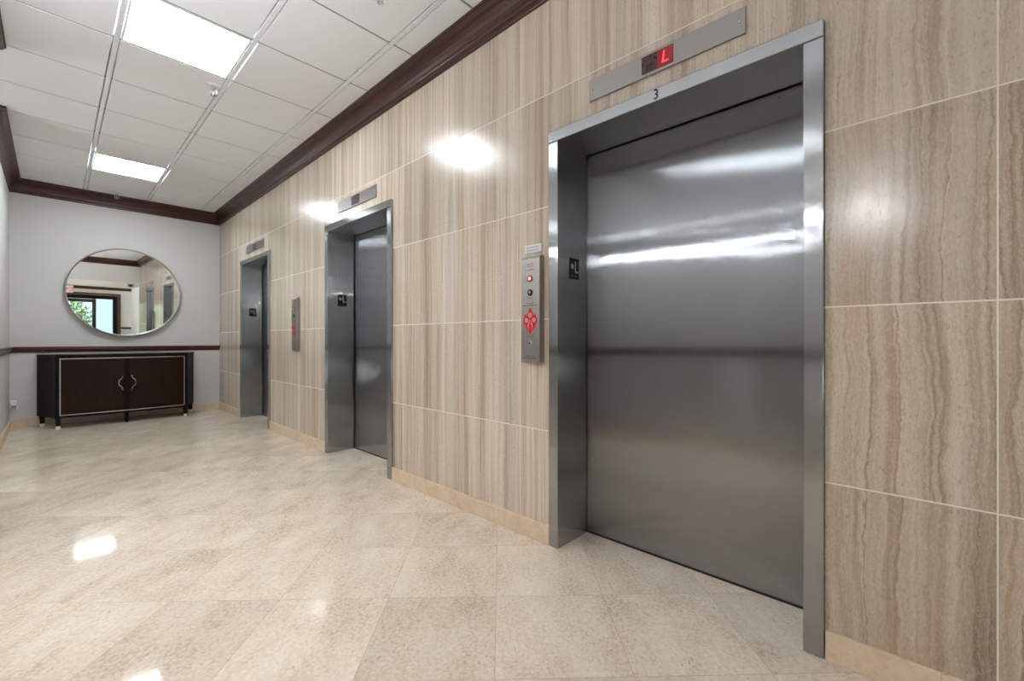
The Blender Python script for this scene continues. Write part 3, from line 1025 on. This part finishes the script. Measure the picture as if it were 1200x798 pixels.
bow_panel(bm, ix0, ix0 + iw, iz0 + iw, iz1 - iw, 0.004, 0.012, 2)
bow_panel(bm, ix1 - iw, ix1, iz0 + iw, iz1 - iw, 0.004, 0.012, 2)
il = link('inlay', bm, 'silver_leaf', t)
il['label'] = 'thin silver inlay line framing the doors'


def leg(x, y, w0, w1, ferr):
    a, b = x - CM, y + yo
    bm = bmesh.new()
    lo = [bm.verts.new((a + i * w1, b + j * w1, 0.032 if ferr else 0.0)) for i, j in ((-1, -1), (1, -1), (1, 1), (-1, 1))]
    hi = [bm.verts.new((a + i * w0, b + j * w0, 0.131)) for i, j in ((-1, -1), (1, -1), (1, 1), (-1, 1))]
    bm.faces.new(lo[::-1])
    bm.faces.new(hi)
    for i in range(4):
        bm.faces.new((lo[i], lo[(i + 1) % 4], hi[(i + 1) % 4], hi[i]))
    lg = link('leg', bm, 'espresso_dark', t, bevel=0.002)
    if ferr:
        link('ferrule', boxes((a - w1 - 0.001, a + w1 + 0.001, b - w1 - 0.001, b + w1 + 0.001, 0.0, 0.034)), 'ferrule_metal', lg, bevel=0.002)


leg(CX0 + 0.026, 7.800, 0.026, 0.020, True)
leg(CX1 - 0.026, 7.800, 0.026, 0.020, True)
leg(CX0 - 0.112, 8.200, 0.026, 0.022, True)
leg(CX1 + 0.104, 8.200, 0.026, 0.022, True)
leg(CM, 7.790, 0.022, 0.016, False)


# ------------------------------------------------------------------ wall outlet with adapter
t = thing('wall_outlet', 'white wall outlet with a plugged-in adapter low in the back left corner', 'outlet', (-0.336, YB, 0.29))
link('cover_plate', boxes((-0.036, 0.036, -0.006, -0.0005, -0.058, 0.058)), 'plastic_white', t, bevel=0.002)
ad = link('adapter', boxes((-0.028, 0.032, -0.060, -0.006, -0.004, 0.060)), 'plastic_white', t, bevel=0.007)
bm = bmesh.new()
lathe(bm, [(0.022, -0.006), (0.022, -0.050), (0.014, -0.056)], 'y', (0.0, 0.0, -0.028), 20)
link('plug', bm, 'plastic_grey', t, smooth=True)


# ------------------------------------------------------------------ things seen only in the mirror
t = thing('exit_sign', 'red and white exit sign hanging by the entry, seen in the round mirror', 'sign', (0.27, -3.0, 2.22))
link('housing', boxes((-0.17, 0.17, -0.02, 0.02, -0.11, 0.11)), 'exit_face', t, bevel=0.006)
link('stem', boxes((-0.012, 0.012, -0.012, 0.012, 0.11, VH - 2.22)), 'plastic_white', t)
# faces the lobby (+Y): its right is -X
link('lettering', text_bm('EXIT', 0.17, basis((-1, 0, 0), (0, 0, 1), (0, 0.0212, 0.0)), 0.0012), 'exit_red', t)

t = thing('ceiling_camera', 'dark dome camera under the bulkhead, seen in the round mirror', 'camera', (1.66, -1.55, VH))
bm = bmesh.new()
lathe(bm, [(0.085, -0.0005), (0.085, -0.030), (0.075, -0.036)], 'z', (0, 0, 0), 28)
link('base', bm, 'plastic_grey', t, smooth=True)
bm = bmesh.new()
lathe(bm, [(0.068, -0.034), (0.066, -0.055), (0.052, -0.080), (0.028, -0.096), (0.006, -0.100)], 'z', (0, 0, 0), 28)
link('dome', bm, 'black', t, smooth=True)

# ------------------------------------------------------------------ world, camera, view
wd = bpy.data.worlds.new('world')
S.world = wd
wd.use_nodes = True
nt = wd.node_tree
nt.nodes.clear()
o = nt.nodes.new('ShaderNodeOutputWorld')
bg = nt.nodes.new('ShaderNodeBackground')
tc = nt.nodes.new('ShaderNodeTexCoord')
sp = nt.nodes.new('ShaderNodeSeparateXYZ')
rp = nt.nodes.new('ShaderNodeValToRGB')
rp.color_ramp.elements[0].position = 0.0
rp.color_ramp.elements[0].color = (0.55, 0.75, 0.95, 1)
rp.color_ramp.elements[1].position = 0.7
rp.color_ramp.elements[1].color = (0.42, 0.66, 1.0, 1)
nt.links.new(tc.outputs['Generated'], sp.inputs[0])
nt.links.new(sp.outputs[2], rp.inputs[0])
nt.links.new(rp.outputs[0], bg.inputs[0])
bg.inputs[1].default_value = 1.0
nt.links.new(bg.outputs[0], o.inputs[0])

sun = bpy.data.lights.new('sun', 'SUN')
sun.energy = 70.0
sun.angle = math.radians(1.0)
sun.color = (0.95, 0.98, 1.0)
so = bpy.data.objects.new('sun', sun)
COL.objects.link(so)
so.rotation_euler = Vector((1.0, -0.12, -1.05)).to_track_quat('-Z', 'Y').to_euler()

cam = bpy.data.cameras.new('camera')
co = bpy.data.objects.new('camera', cam)
COL.objects.link(co)
co.location = (0.0, 0.0, 1.105)
co.rotation_euler = (PI / 2, 0.0, -math.radians(46.47))
cam.sensor_width = 36.0
cam.lens = 36.0 * 511.0 / 1200.0
cam.shift_y = -1.0 / 1200.0
cam.clip_start = 0.02
S.camera = co

S.view_settings.view_transform = 'Standard'
S.view_settings.look = 'None'
S.view_settings.exposure = 0.80
S.view_settings.gamma = 1.0
S.view_settings.use_curve_mapping = False
S.cycles.use_denoising = True
S.cycles.max_bounces = 12
S.cycles.diffuse_bounces = 8
S.cycles.glossy_bounces = 8
S.cycles.sample_clamp_indirect = 6.0
S.cycles.caustics_reflective = True
